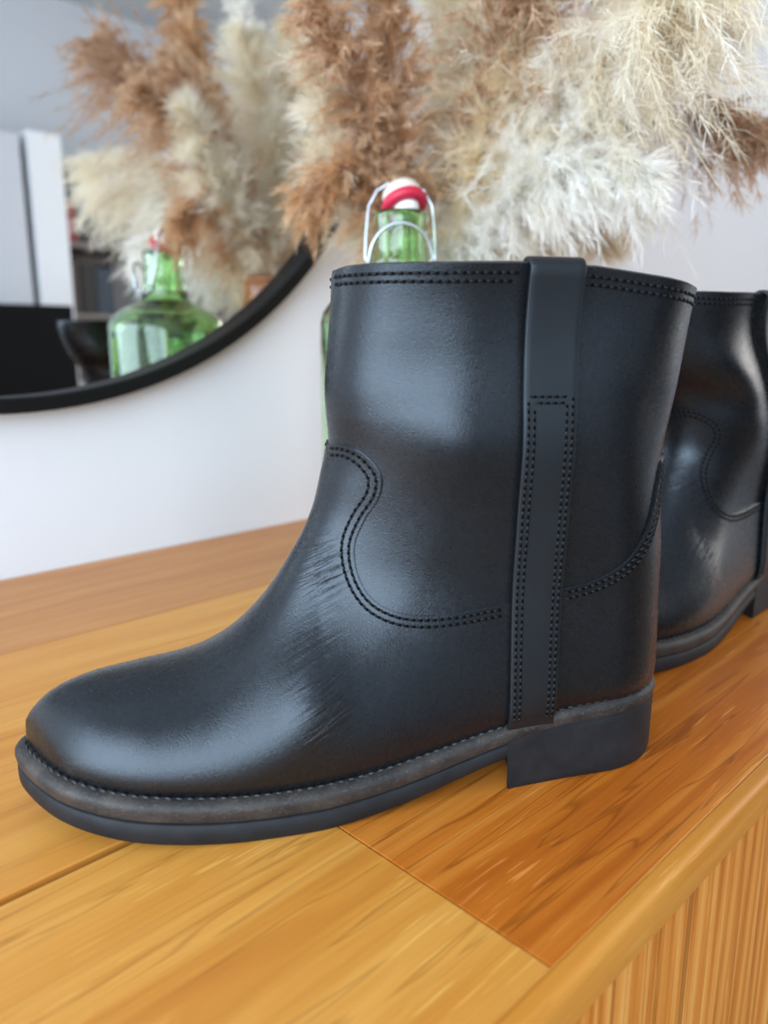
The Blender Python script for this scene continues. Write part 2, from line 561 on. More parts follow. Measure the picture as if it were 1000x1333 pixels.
class Boot:
    XT = 0.2842                         # toe tip of the upper
    FRONT = [(.2920, .012), (.2888, .0245), (.2852, .0350), (.2804, .0430), (.273, .0487), (.261, .0525), (.2425, .0550), (.2237, .0577), (.2108, .0618), (.1975, .0706),
             (.184, .0850), (.1704, .1062), (.1635, .121), (.160, .1345), (.1572, .148), (.158, .161), (.1584, .173),
             (.157, .189), (.1555, .204), (.1545, .222)]
    BACK = [(.0060, .018), (.0050, .033), (.0040, .041), (.0045, .06), (.0055, .077), (.0065, .0997), (.0090, .122), (.0098, .1366), (.0085, .151),
            (.0050, .1716), (.0020, .195), (-.0012, .222)]

    def __init__(s, dents=(), slouch=0.0, bend=0.0):
        s.F = catmull(s.FRONT, 9)
        s.B = catmull(s.BACK, 8)
        s.dents = dents
        s.slouch = slouch
        s.bend = bend

    @staticmethod
    def zt(x):    # top of the welt
        xs = [-.01, .0, .03, .06, .09, .12, .15, .18, .21, .24, .27, .30]
        zs = [.0370, .0368, .0362, .0342, .0294, .0238, .0196, .0182, .0190, .0220, .0268, .0328]
        c = SPL.get('zt')
        if c is None:
            c = SPL['zt'] = catmull(np.c_[xs, zs], 10)
        return np.interp(x, c[:, 0], c[:, 1])

    @staticmethod
    def zb(x):    # underside of the forepart
        xs = [.0, .06, .0893, .108, .128, .15, .17, .20, .23, .26, .30]
        zs = [.024, .0195, .0140, .0095, .0048, .0014, .0000, .0000, .0022, .0072, .0165]
        c = catmull(np.c_[xs, zs], 10)
        return np.maximum(np.interp(x, c[:, 0], c[:, 1]), 0.0)

    @staticmethod
    def rim(x):
        return np.interp(x, [-.01, .0, .03, .06, .09, .12, .156], [.2095, .2105, .2140, .2175, .2185, .2180, .2185])

    @staticmethod
    def sdist(x, z, C, side):
        A, Bp = C[:-1], C[1:]
        d = Bp-A
        L2 = (d**2).sum(1)
        out = np.empty(len(x))
        arc = np.empty(len(x))
        cl = np.r_[0, np.cumsum(np.sqrt(L2))]
        for i0 in range(0, len(x), 4000):
            px = np.stack([x[i0:i0+4000], z[i0:i0+4000]], 1)
            r = px[:, None]-A[None]
            t = np.clip((r[..., 0]*d[:, 0]+r[..., 1]*d[:, 1])/L2, 0, 1)
            q = r-t[..., None]*d
            dd = q[..., 0]**2+q[..., 1]**2
            k = dd.argmin(1)
            ii = np.arange(len(k))
            cr = d[k, 0]*r[ii, k, 1]-d[k, 1]*r[ii, k, 0]
            out[i0:i0+4000] = np.sqrt(dd[ii, k])*np.where(cr*side >= 0, 1, -1)
            arc[i0:i0+4000] = (cl[k]+t[ii, k]*np.sqrt(L2[k]))/cl[-1]
        return out, arc

    def W2(s, x, z):
        x = np.atleast_1d(np.asarray(x, float)).ravel()
        z = np.atleast_1d(np.asarray(z, float)).ravel()
        df, af = s.sdist(x, z, s.F, 1)
        db, ab = s.sdist(x, z, s.B, -1)
        bot = np.interp(x, BWS[:, 0], BWS[:, 1])
        sh = np.interp(z, SHS[:, 0], SHS[:, 1])
        u = np.clip((z-.03)/.073, 0, 1)
        u = u*u*(3-2*u)
        u *= np.clip((.215-x)/.05, 0, 1)
        base = bot*(1-u)+sh*u
        for (dx, dz, rx, rz, amp, ang) in s.dents:
            ca, sa = math.cos(ang), math.sin(ang)
            a = ((x-dx)*ca+(z-dz)*sa)/rx
            b = (-(x-dx)*sa+(z-dz)*ca)/rz
            base = base+amp*np.exp(-a*a-b*b)
        Rf = np.interp(af, RFS[:, 0], RFS[:, 1])
        nf = np.interp(af, NFS[:, 0], NFS[:, 1])
        tf = np.clip(1-df/Rf, 0, 3)
        gf = 1-tf**nf
        tb = np.clip(1-db/.034, 0, 3)
        gb = 1-tb**2
        tt = np.clip(1-(s.XT-x)/.052, 0, 3)
        gt = 1-tt**2.2
        tuck = 1-0.075*np.exp(-np.maximum(z-s.zt(x), 0)/.0035)
        return (base*tuck)**2*gf*gb*gt

    def surf(s, x, z, side=1, off=0.0):
        """points and normals of the upper, both (n,3)."""
        x = np.atleast_1d(np.asarray(x, float)).ravel()
        z = np.atleast_1d(np.asarray(z, float)).ravel()
        e = 6e-4
        w2 = np.maximum(s.W2(x, z), 0)
        gx = (s.W2(x+e, z)-s.W2(x-e, z))/(2*e)
        gz = (s.W2(x, z+e)-s.W2(x, z-e))/(2*e)
        y = np.sqrt(w2)
        N = np.stack([-.5*gx, y, -.5*gz], 1)
        N /= np.linalg.norm(N, axis=1)[:, None]+1e-12
        P = np.stack([x, y, z], 1)+N*(off[:, None] if hasattr(off, '__len__') else off)
        P[:, 1] *= side
        N[:, 1] *= side
        return P, N

    def warp(s, P):
        P = np.array(P, float)
        t_ = np.clip((P[:, 0]-.16)/.125, 0, 1.3)
        P[:, 1] += s.bend*t_**2
        if s.slouch:
            u_ = np.clip((P[:, 2]-.115)/.105, 0, 1)
            P[:, 0] += s.slouch*u_*u_*(3-2*u_)
        return P

    def mk(s, name, verts, faces, mat, root, smooth=False):
        return mesh_obj(name, s.warp(verts), faces, mat, root, smooth)

    def fclip(s, z0, z1):   # part of the front curve between two heights, going up
        c = s.F[(s.F[:, 1] > z0) & (s.F[:, 1] < z1) & (s.F[:, 0] < s.XT)]
        return c

    def piece(s, name, poly, on_sil, off, mat, parent, edge_ids=None, thick=0.0014, step=0.0026, inner=False):
        """a leather piece cut from the upper: 'poly' is its outline in side view (x, z);
        on_sil flags the outline points lying on the front / back silhouette."""
        poly = np.asarray(poly)
        on_sil = np.asarray(on_sil, bool)
        x0, z0 = poly.min(0)
        x1, z1 = poly.max(0)
        pts = []
        nz = int((z1-z0)/(step*.866))+2
        for j in range(nz):
            for i in range(int((x1-x0)/step)+2):
                pts.append((x0+(i+.5*(j % 2))*step, z0+j*step*.866))
        pts = np.array(pts)
        df, _ = s.sdist(pts[:, 0], pts[:, 1], s.F, 1)
        db, _ = s.sdist(pts[:, 0], pts[:, 1], s.B, -1)
        keep = (df > .0105) & (db > .0105) & (s.XT-pts[:, 0] > .0105)
        pts = pts[keep]
        # finer rows close to the silhouette, where the surface turns away
        extra = []
        ds = [.035*(1-math.cos(math.radians(a))) for a in (7, 14, 21, 28, 35, 42)]
        n = len(poly)
        for i in range(n):
            if on_sil[i]:
                a, b = poly[i-1], poly[(i+1) % n]
                tv = (b-a)/(np.linalg.norm(b-a)+1e-12)
                nv = np.array([-tv[1], tv[0]])
                for d in ds:
                    extra.append(poly[i]+nv*d)
        if extra:
            pts = np.vstack([pts, np.array(extra)])
        # keep those well inside the outline
        inside = np.zeros(len(pts), bool)
        dmin = np.full(len(pts), 9.0)
        for i in range(n):
            a, b = poly[i], poly[(i+1) % n]
            c = ((a[1] > pts[:, 1]) != (b[1] > pts[:, 1]))
            with np.errstate(divide='ignore', invalid='ignore'):
                xi = (b[0]-a[0])*(pts[:, 1]-a[1])/(b[1]-a[1])+a[0]
            inside ^= c & (pts[:, 0] < xi)
            if not (on_sil[i] and on_sil[(i+1) % n]):
                d = b-a
                t_ = np.clip(((pts-a) @ d)/(d @ d+1e-18), 0, 1)
                dmin = np.minimum(dmin, np.linalg.norm(pts-a-t_[:, None]*d, axis=1))
        pts = pts[inside & (dmin > step*.45)]
        allp = np.vstack([poly, pts])
        SC = 100.0
        r = delaunay_2d_cdt([Vector(p*SC) for p in allp], [], [list(range(n))], 1, 1e-6)
        V = np.array([tuple(v) for v in r[0]])/SC
        T = [tuple(f) for f in r[2]]
        V2 = V.copy()
        # snap silhouette vertices
        orig = [set(o_) for o_ in r[3]]
        sil = np.array([any(k < n and on_sil[k] for k in o_) for o_ in orig])
        P, N = s.surf(V[:, 0], V[:, 1], 1, off)
        P0, _ = s.surf(V[:, 0], V[:, 1], 1, off-thick)
        nV = len(V)
        Q, NQ = P.copy(), N.copy()
        P[sil, 1] = np.where(np.abs(P[sil, 1]) < .0035, 0, P[sil, 1])
        Pm, Nm = P.copy(), N.copy()
        Pm[:, 1] *= -1
        Nm[:, 1] *= -1
        verts = [P, Pm]
        norms = [N, Nm]
        idx_m = np.arange(nV)+nV
        zero = np.abs(P[:, 1]) < 1e-9
        idx_m[zero] = np.arange(nV)[zero]
        faces = []
        for f in T:
            a, b, c = f
            area2 = (V[b][0]-V[a][0])*(V[c][1]-V[a][1])-(V[b][1]-V[a][1])*(V[c][0]-V[a][0])
            if area2 > 0:
                f = (a, c, b)
            g = (f[0], f[2], f[1])
            fm = tuple(idx_m[k] for k in g)
            if inner:
                f, fm = f[::-1], fm[::-1]
            faces.append(f)
            if len(set(fm)) == 3:
                faces.append(fm)
        # cut edges get the leather's thickness
        cnt = {}
        for f in T:
            for k in range(3):
                e = (f[k], f[(k+1) % 3])
                cnt.setdefault(tuple(sorted(e)), []).append(e)
        nb = 2*nV
        P0m = P0.copy()
        P0m[:, 1] *= -1
        verts += [P0, P0m]
        norms += [N, Nm]
        if not inner and thick > 0:
            for k, es in cnt.items():
                if len(es) == 1 and not (sil[k[0]] and sil[k[1]]):
                    a, b = es[0]
                    faces.append((a, b, nb+b, nb+a))
                    faces.append((idx_m[b], idx_m[a], nb+nV+a, nb+nV+b))
        verts = np.vstack(verts)
        norms = np.vstack(norms)
        used = np.zeros(len(verts), bool)
        for f in faces:
            for k in f:
                used[k] = True
        rm = np.cumsum(used)-1
        faces = [tuple(int(rm[k]) for k in f) for f in faces]
        verts, norms = verts[used], norms[used]
        if inner:
            norms = -norms
        o = s.mk(name, verts, faces, mat, parent, True)
        me = o.data
        if len(me.vertices) == len(norms):
            e_ = 1e-4     # carry the normals through the warp
            J = [(s.warp(verts+d_)-s.warp(verts-d_))/(2*e_) for d_ in (np.array([[e_, 0, 0]]), np.array([[0, e_, 0]]), np.array([[0, 0, e_]]))]
            Jm = np.linalg.inv(np.stack(J, 2))
            norms = np.einsum('nji,nj->ni', Jm, norms)
            norms /= np.linalg.norm(norms, axis=1)[:, None]+1e-12
            me.normals_split_custom_set_from_vertices([tuple(v) for v in norms])
        return o

    # seam of the vamp (front of the strap) and of the heel counter (behind it), side view
    SEAM_F = [(.1575, .1490), (.1530, .1498), (.1475, .1480), (.1425, .1435), (.1395, .1375), (.1405, .1295), (.1460, .1195), (.1500, .1085), (.1490, .0970),
              (.1440, .0880), (.1350, .0830), (.1240, .0812), (.1100, .0818), (.0960, .0836), (.0800, .0856)]
    SEAM_B = [(.0760, .0880), (.0640, .0895), (.0500, .0925), (.0380, .0985), (.0290, .1080), (.0235, .1190), (.0205, .1300), (.0170, .1400), (.0090, .1435)]

    def build(s, root, seed=1):
        rnd = random.Random(seed)
        # ---- shaft
        Fc, Bc = s.F, s.B
        fr = Fc[(Fc[:, 1] >= .072) & (Fc[:, 1] <= .2183)]
        fr = resample(fr, .0028)
        bk = Bc[(Bc[:, 1] >= .052) & (Bc[:, 1] <= .2102)][::-1]
        bk = resample(bk, .0028)
        rx = np.linspace(fr[-1][0], bk[0][0], 60)[1:-1]
        rimp = np.c_[rx, s.rim(rx)]
        low = resample(np.array([bk[-1], fr[0]]), .003)[1:-1]
        poly = np.vstack([fr, rimp, bk, low])
        sil = np.r_[np.ones(len(fr)), np.zeros(len(rimp)), np.ones(len(bk)), np.zeros(len(low))].astype(bool)
        shaft = s.piece('shaft', poly, sil, 0.0, MAT['leather'], root, thick=.0022)
        # lining, inside the shaft
        s.piece('lining', poly, sil, -.0023, MAT['lining'], shaft, inner=True)
        # ---- vamp
        sf = resample(catmull(s.SEAM_F, 10), .0016)
        d, _ = s.sdist(sf[:, 0], sf[:, 1], s.F, 1)
        sf = sf[d > .0008]
        zs = sf[0][1]
        frv = Fc[(Fc[:, 1] <= zs-.0008) & (Fc[:, 0] <= s.XT-.0003)]
        frv = resample(frv, .0028)
        tip = resample(np.array([(s.XT, s.zt(s.XT)-.001), (s.XT, frv[0][1]-.0006)]), .0022)
        fx = np.linspace(.080, s.XT, 90)[:-1]
        feath = np.c_[fx, s.zt(fx)-.001]
        vert = resample(np.array([sf[-1], feath[0]]), .003)[1:-1]
        # counter-clockwise in (x, z): feather heel->toe, tip up, front up, seam back, down under the strap
        poly = np.vstack([feath, tip, frv, sf, vert])
        sil = np.r_[np.zeros(len(feath)), np.ones(len(tip)), np.ones(len(frv)), np.zeros(len(sf)), np.zeros(len(vert))].astype(bool)
        vamp = s.piece('vamp', poly, sil, .0013, MAT['leather'], root)
        # ---- heel counter
        sbk = resample(catmull(s.SEAM_B, 10), .0016)
        d, _ = s.sdist(sbk[:, 0], sbk[:, 1], s.B, -1)
        sbk = sbk[d > .0008]
        zs = sbk[-1][1]
        bkc = Bc[(Bc[:, 1] <= zs-.0006) & (Bc[:, 1] >= s.zt(.005)-.001)][::-1]
        bkc = resample(bkc, .0028)
        fx = np.linspace(.006, .078, 30)[1:]
        feath = np.c_[fx, s.zt(fx)-.001]
        vert = resample(np.array([feath[-1], sbk[0]]), .003)[1:-1]
        poly = np.vstack([feath, vert, sbk, bkc])
        sil = np.r_[np.zeros(len(feath)), np.zeros(len(vert)), np.zeros(len(sbk)), np.ones(len(bkc))].astype(bool)
        counter = s.piece('heel_counter', poly, sil, .0013, MAT['leather'], root)
        # ---- pull straps, one on each side, folded over the rim
        def strap_x(z):
            c = np.interp(z, [.03, .115, .1745, .2195], [.0768, .0766, .0774, .0780])
            return c
        HWS = .0108
        straps = {}
        for side in (1, -1):
            rows = []
            for z in np.linspace(.0290, .2175, 64):
                xs = strap_x(z)+np.linspace(-HWS, HWS, 9)
                off = .0030+.0012*np.clip((z-.17)/.03, 0, 1)
                P, N = s.surf(xs, np.full(9, z), side, off)
                rows.append(P)
            top = rows[-1]
            inn, _ = s.surf(strap_x(.2175)+np.linspace(-HWS, HWS, 9), np.full(9, .2165), side, -.0040)
            mid = (top+inn)/2
            hv = (top-inn)/2
            for k in range(1, 9):
                a = math.pi*k/8
                rows.append(mid+hv*math.cos(a)+np.array([0, 0, 1])*(.0030*math.sin(a)))
            for z in np.linspace(.2130, .1850, 8):
                P, _ = s.surf(strap_x(z)+np.linspace(-HWS, HWS, 9), np.full(9, z), side, -.0042)
                rows.append(P)
            V = np.vstack(rows)
            nr = len(rows)
            Fs = [(i*9+k, i*9+k+1, (i+1)*9+k+1, (i+1)*9+k) for i in range(nr-1) for k in range(8)]
            if side == 1:
                Fs = [f[::-1] for f in Fs]
            o = s.mk('pull_strap', V, Fs, MAT['leather_strap'], root, True)
            o['label'] = 'flat leather pull strap folded over the rim'
            straps[side] = o
            md = o.modifiers.new('thickness', 'SOLIDIFY')
            md.thickness = .0020
            md.offset = 0.0
            md = o.modifiers.new('bevel', 'BEVEL')
            md.width = .0004
            md.segments = 2
            md.limit_method = 'ANGLE'
        # ---- stitching
        stv, stf, stm = [], [], []

        def stitches(line, side, off, pitch, width=.00085, ratio=.70):
            L = resample(line, .0004)
            P, N = s.surf(L[:, 0], L[:, 1], side, off)
            dd = np.r_[0, np.cumsum(np.linalg.norm(np.diff(P, axis=0), axis=1))]
            k = int(dd[-1]/pitch)
            for i in range(k):
                s0 = i*pitch+rnd.uniform(-.0001, .0001)
                pa = np.array([np.interp(s0, dd, P[:, c]) for c in range(3)])
                pb = np.array([np.interp(s0+pitch*ratio, dd, P[:, c]) for c in range(3)])
                nn = np.array([np.interp(s0, dd, N[:, c]) for c in range(3)])
                add_stitch(pa, pb, nn, width, .00045)
                ph = np.array([np.interp(s0+pitch*(1+ratio)/2, dd, P[:, c]) for c in range(3)])
                add_hole(ph, nn, (pb-pa), width*.75)

        def add_stitch(pa, pb, nn, w, hgt):
            tv = pb-pa
            tv = tv/(np.linalg.norm(tv)+1e-12)
            bv = np.cross(nn, tv)
            # lie slightly oblique, as lockstitches do
            pa = pa+bv*w*.18
            pb = pb-bv*w*.18
            n0 = len(stv)
            mid = (pa+pb)/2
            for p, sc, up in ((pa, .45, -.0001), (pa*.75+pb*.25, 1, hgt*.8), (mid, 1, hgt), (pa*.25+pb*.75, 1, hgt*.8), (pb, .45, -.0001)):
                stv.extend([p-bv*w*.5*sc-nn*.0002, p-bv*w*.28*sc+nn*up, p+bv*w*.28*sc+nn*up, p+bv*w*.5*sc-nn*.0002])
            for i in range(4):
                for k in range(3):
                    stf.append((n0+i*4+k, n0+i*4+k+1, n0+(i+1)*4+k+1, n0+(i+1)*4+k))
                    stm.append(0)

        def add_hole(p, nn, tv, r):
            tv = tv/(np.linalg.norm(tv)+1e-12)
            bv = np.cross(nn, tv)
            n0 = len(stv)
            for i in range(8):
                a = 2*math.pi*i/8
                stv.append(p+nn*.00012+tv*math.cos(a)*r*.9+bv*math.sin(a)*r*.75)
            stf.append(tuple(range(n0, n0+8)))
            stm.append(1)

        def flush(name, mat, par):
            o = s.mk(name, stv, stf, mat, par, True)
            o.data.materials.append(MAT['hole'])
            if len(o.data.polygons) == len(stm):
                o.data.polygons.foreach_set('material_index', stm)
            tag(o, kind='stuff')
            stv.clear(); stf.clear(); stm.clear()
            return o

        def offset_line(line, d):
            L = resample(line, .0008)
            tv = np.gradient(L, axis=0)
            for _ in range(2):
                tv[1:-1] = (tv[:-2]+tv[1:-1]+tv[2:])/3
            tv /= np.linalg.norm(tv, axis=1)[:, None]
            return L+np.c_[-tv[:, 1], tv[:, 0]]*d

        for side in (1, -1):
            for dz in (.0034, .0063):
                xs = np.linspace(.1545, .0908, 60)
                ln = np.c_[xs, s.rim(xs)-dz]
                stitches(ln, side, .0002, .0033, .0013)
                xs = np.linspace(.0645, .0005, 60)
                ln = np.c_[xs, s.rim(xs)-dz]
                stitches(ln, side, .0002, .0033, .0013)
        flush('rim_stitching', MAT['thread'], shaft)
        sfl = catmull(s.SEAM_F, 10)
        sbl = catmull(s.SEAM_B, 10)
        for base in (sfl, sbl):
            for dd_ in (.0017, .0044):
                for side in (1, -1):
                    ln = offset_line(base, dd_)
                    if base is sfl:
                        ln = ln[(ln[:, 0] > .0895)]
                    else:
                        ln = ln[(ln[:, 0] < .0640)]
                    df, _ = s.sdist(ln[:, 0], ln[:, 1], s.F, 1)
                    db, _ = s.sdist(ln[:, 0], ln[:, 1], s.B, -1)
                    ln = ln[(df > .0002) & (db > .0002)]
                    stitches(ln, side, .0015, .0030, .0012)
            flush('seam_stitching', MAT['thread'], vamp if base is sfl else counter)
        for side in (1, -1):
            for ins in (.0018, .0042):
                zz = np.linspace(.034, .1715-ins, 50)
                hw = HWS-ins
                lns = [np.c_[strap_x(zz)+hw, zz], np.c_[strap_x(zz)-hw, zz]]
                zt_ = .1715-ins+.0
                lns.append(np.array([(strap_x(zt_)+hw, zt_), (strap_x(zt_)-hw, zt_)]))
                for ln in lns:
                    stitches(ln, side, .0041, .0030, .0011)
            flush('strap_stitching', MAT['thread'], straps[side])
        # ---- sole: outline follows the lower edge of the upper, a few millimetres proud
        xs = np.r_[.0050+.03*(1-np.cos(np.linspace(0, math.pi/2, 24)))][:-1]
        xs = np.r_[xs, np.linspace(.035, .240, 60), s.XT-(s.XT-.240)*(1-np.sin(np.linspace(0, math.pi/2, 34)))[1:]]
        zf = s.zt(xs)
        w = np.sqrt(np.maximum(s.W2(xs, zf), 0))
        up = np.c_[xs, w]
        loop = np.vstack([up, (up*[1, -1])[::-1][1:-1]])           # heel -> toe on +y, back on -y
        loop = resample(np.vstack([loop, loop[:1]]), .0032)[:-1]
        for _ in range(2):
            loop = (np.roll(loop, 1, 0)+2*loop+np.roll(loop, -1, 0))/4
        tv = np.roll(loop, -1, 0)-np.roll(loop, 1, 0)
        tv /= np.linalg.norm(tv, axis=1)[:, None]
        nv = np.c_[-tv[:, 1], tv[:, 0]]
        for _ in range(3):
            nv = (np.roll(nv, 1, 0)+2*nv+np.roll(nv, -1, 0))/4
        nv /= np.linalg.norm(nv, axis=1)[:, None]
        marg = np.interp(loop[:, 0], [0, .06, .10, .17, .25, .285], [.0030, .0035, .0045, .0066, .0068, .0068])
        outl = loop+nv*marg[:, None]
        zt, zb = s.zt(loop[:, 0]), s.zb(loop[:, 0])
        heelzone = np.clip((.10-loop[:, 0])/.02, 0, 1)
        zm = zb+(zt-zb)*np.interp(loop[:, 0], [0, .07, .10, .15, .3], [.45, .45, .46, .50, .52])

        def band(name, rings, mat, cap_top=False, cap_bot=False):
            V = np.vstack([np.c_[outl-nv*i_, z_] for i_, z_ in [(np.zeros(len(outl))[:, None]+i0, z0) for i0, z0 in rings]])
            n_ = len(outl)
            Fs = []
            for k in range(len(rings)-1):
                for i in range(n_):
                    j = (i+1) % n_
                    Fs.append((k*n_+i, k*n_+j, (k+1)*n_+j, (k+1)*n_+i))
            if cap_bot:
                # close the underside with strips across the width
                k = len(rings)-1
                half = n_//2
                for i in range(half):
                    a, b = i, i+1
                    c, d_ = (n_-i-1) % n_, (n_-i) % n_
                    q = [k*n_+a, k*n_+b, k*n_+c, k*n_+d_]
                    u_ = []
                    for t_ in q:
                        if t_ not in u_: u_.append(t_)
                    if len(u_) > 2: Fs.append(tuple(u_))
            o = s.mk(name, V, Fs, mat, root, True)
            me_ = o.data
            import bmesh
            bm = bmesh.new(); bm.from_mesh(me_); bmesh.ops.recalc_face_normals(bm, faces=bm.faces); bm.to_mesh(me_); bm.free()
            md_ = o.modifiers.new('edge', 'EDGE_SPLIT'); md_.split_angle = math.radians(50)
            return o
        e = .0014
        welt = band('welt', [(.014, zt-.0006), (.0070, zt), (.0034, zt-.0001), (.0014, zt-.0009), (.0003, zt-.0022), (0, zt-.0036), (.0001, (zt+zm)/2), (.0007, zm+.0010), (.0016, zm), (.012, zm)], MAT['welt'])
        o = band('outsole', [(.012, zm), (.0013, zm-.0001), (.0006, zm-.0008), (.0006, zb+(zm-zb)*.5), (.0009, zb+.0012), (.0020, zb), (.012, zb)], MAT['rubber'], cap_bot=True)
        o['label'] = 'black rubber outsole'
        # heel block
        hx = .0875
        hl = outl[outl[:, 0] < hx]
        hl_y = np.interp(hx, outl[:len(outl)//2, 0], outl[:len(outl)//2, 1])
        # order: start at +y breast, go round the back to -y breast
        pos = hl[hl[:, 1] >= 0]
        neg = hl[hl[:, 1] < 0]
        pos = pos[np.argsort(-pos[:, 0])]
        neg = neg[np.argsort(neg[:, 0])]
        arc = [(hx-.0085*(1-(q_/1.0)**2), q_*hl_y) for q_ in np.linspace(-.92, .92, 13)]
        H = np.vstack([[(hx, hl_y)], pos, neg, [(hx, -hl_y)], arc])
        cen = np.array([.045, 0])
        zm_h = np.interp(H[:, 0], np.sort(loop[:len(loop)//2, 0]), (s.zb(np.sort(loop[:len(loop)//2, 0]))*.5+s.zt(np.sort(loop[:len(loop)//2, 0]))*.5))
        rings = []
        for ins, zz in ((.0008, zm_h+.001), (.0006, zm_h-.002), (.0009, np.full(len(H), .004)), (.0014, np.full(len(H), .0012)), (.0026, np.zeros(len(H)))):
            dv = cen-H
            dv /= np.linalg.norm(dv, axis=1)[:, None]
            rings.append(np.c_[H+dv*ins, zz])
        V = np.vstack(rings)
        n_ = len(H)
        Fs = []
        for k in range(len(rings)-1):
            for i in range(n_):
                j = (i+1) % n_
                Fs.append((k*n_+i, k*n_+j, (k+1)*n_+j, (k+1)*n_+i))
        Fs.append(tuple(range((len(rings)-1)*n_, len(rings)*n_)))
        Fs.append(tuple(range(n_))[::-1])
        o = s.mk('heel', V, Fs, MAT['rubber'], root, True)
        md = o.modifiers.new('edge', 'EDGE_SPLIT')
        md.split_angle = math.radians(40)
        # welt seam: stitches lying in the groove between upper and welt
        ring = outl-nv*np.minimum(marg*.62, .0048)[:, None]
        P3 = np.c_[ring, s.zt(ring[:, 0])+.0001]
        P3 = P3[(P3[:, 0] > .012)]
        # open loop at the heel
        k0 = np.argmax(np.linalg.norm(np.diff(P3, axis=0), axis=1))
        P3 = np.roll(P3, -(k0+1), 0)
        dd = np.r_[0, np.cumsum(np.linalg.norm(np.diff(P3, axis=0), axis=1))]
        pitch = .0042
        for i in range(int(dd[-1]/pitch)):
            pa = np.array([np.interp(i*pitch, dd, P3[:, c]) for c in range(3)])
            pb = np.array([np.interp(i*pitch+pitch*.66, dd, P3[:, c]) for c in range(3)])
            add_stitch(pa+np.array([0, 0, -.0003*rnd.random()]), pb, np.array([0, 0, 1.0]), .0011, .0004)
        flush('welt_stitching', MAT['thread_welt'], welt)
        # raw cut rim: short fuzz of suede fibres along the top edge
        fv, ff = [], []
        for side in (1, -1):
            xs = np.linspace(.153, .001, 420)
            P, N = s.surf(xs, s.rim(xs), side, -.001)
            for p in P:
                if rnd.random() < .55:
                    d_ = np.array([rnd.gauss(0, .6), rnd.gauss(0, .6), 1.0])
                    d_ = d_/np.linalg.norm(d_)*rnd.uniform(.0005, .0017)
                    b_ = np.array([rnd.gauss(0, 1), rnd.gauss(0, 1), 0])
                    b_ = b_/np.linalg.norm(b_)*.00011
                    p = p+np.array([0, rnd.uniform(-.001, .0006)*side, -.0004])
                    k = len(fv)
                    fv += [p-b_, p+b_, p+d_]
                    ff.append((k, k+1, k+2))
        tag(s.mk('rim_fuzz', fv, ff, MAT['fuzz'], shaft), kind='stuff')
        # top edge of the leather between outside and lining
        ev, ef = [], []
        xs = np.r_[fr[-1][0], rx, bk[0][0]]
        zz = np.r_[fr[-1][1], rimp[:, 1], bk[0][1]]
        for side in (1, -1):
            Po, _ = s.surf(xs, zz, side, .0001)
            Pi, _ = s.surf(xs, zz, side, -.0024)
            Pc = (Po+Pi)/2+np.array([0, 0, .0005])
            for A_ in (Po, Pi):
                A_[0, 1] = A_[-1, 1] = 0
            Pc[0, 1] = Pc[-1, 1] = 0
            k = len(ev)
            n_ = len(xs)
            ev += list(Po)+list(Pc)+list(Pi)
            for i in range(n_-1):
                ef.append((k+i, k+i+1, k+n_+i+1, k+n_+i))
                ef.append((k+n_+i, k+n_+i+1, k+2*n_+i+1, k+2*n_+i))
        s.mk('rim_edge', ev, ef, MAT['lining'], shaft, True)


BWS = catmull([(-.03, .0315), (0, .0315), (.04, .0322), (.08, .0340), (.11, .0370), (.14, .0420), (.17, .0460), (.20, .0465), (.23, .0438), (.26, .0385), (.31, .0300)], 12)
SHS = catmull([(-.02, .031), (.03, .0315), (.06, .0320), (.09, .0330), (.12, .0355), (.15, .0385), (.17, .0384), (.19, .0374), (.205, .0382), (.222, .0418), (.24, .046)], 12)
RFS = catmull([(-.1, .033), (0, .033), (.15, .036), (.35, .042), (.5, .044), (.62, .048), (.8, .052), (1, .052), (1.1, .052)], 12)
NFS = catmull([(-.1, 2.4), (0, 2.4), (.3, 2.3), (.45, 2.1), (.7, 2.0), (1, 2.0), (1.1, 2.0)], 12)
MAT['fuzz'] = plain('suede_fuzz', (0.10, 0.10, 0.10), 0.9)

dents1 = [
    (.160, .118, .042, .055, -.0110, 0.0),
    (.128, .178, .030, .016, -.0016, 0.15),
    (.118, .152, .030, .016, +.0016, 0.15),
    (.028, .160, .016, .030, -.0030, 0.0),
    (.050, .175, .016, .030, +.0012, 0.0),
    (.176, .074, .018, .008, -.0014, -0.7),
    (.173, .054, .012, .015, +.0020, 0.4),
]
A1 = math.radians(-32.5)
b1 = empty('ankle_boot', (0.3415, 0.1605, 0.0), math.pi+A1)
tag(b1, 'black leather ankle boot nearest the camera, shown in full from the side', 'boot', 'pair of black ankle boots')
# local +x = toe, local +y = side facing the camera (after the turn of the empty)
Boot(dents1, 0.0, 0.0020).build(b1, 1)


dents2 = [
    (.150, .160, .030, .010, -.0065, 0.25),
    (.135, .178, .030, .014, +.0030, 0.2),
    (.110, .140, .018, .030, +.0030, -0.5),
    (.030, .150, .020, .030, -.0030, 0.0),
    (.165, .075, .018, .012, -.0020, -0.6),
]
A2 = math.radians(-5.6)
b2 = empty('ankle_boot', (0.6345, 0.2105, 0.0), math.pi+A2)
tag(b2, 'black leather ankle boot standing behind, cut off by the right edge', 'boot', 'pair of black ankle boots')
Boot(dents2, 0.044, -0.006).build(b2, 2)

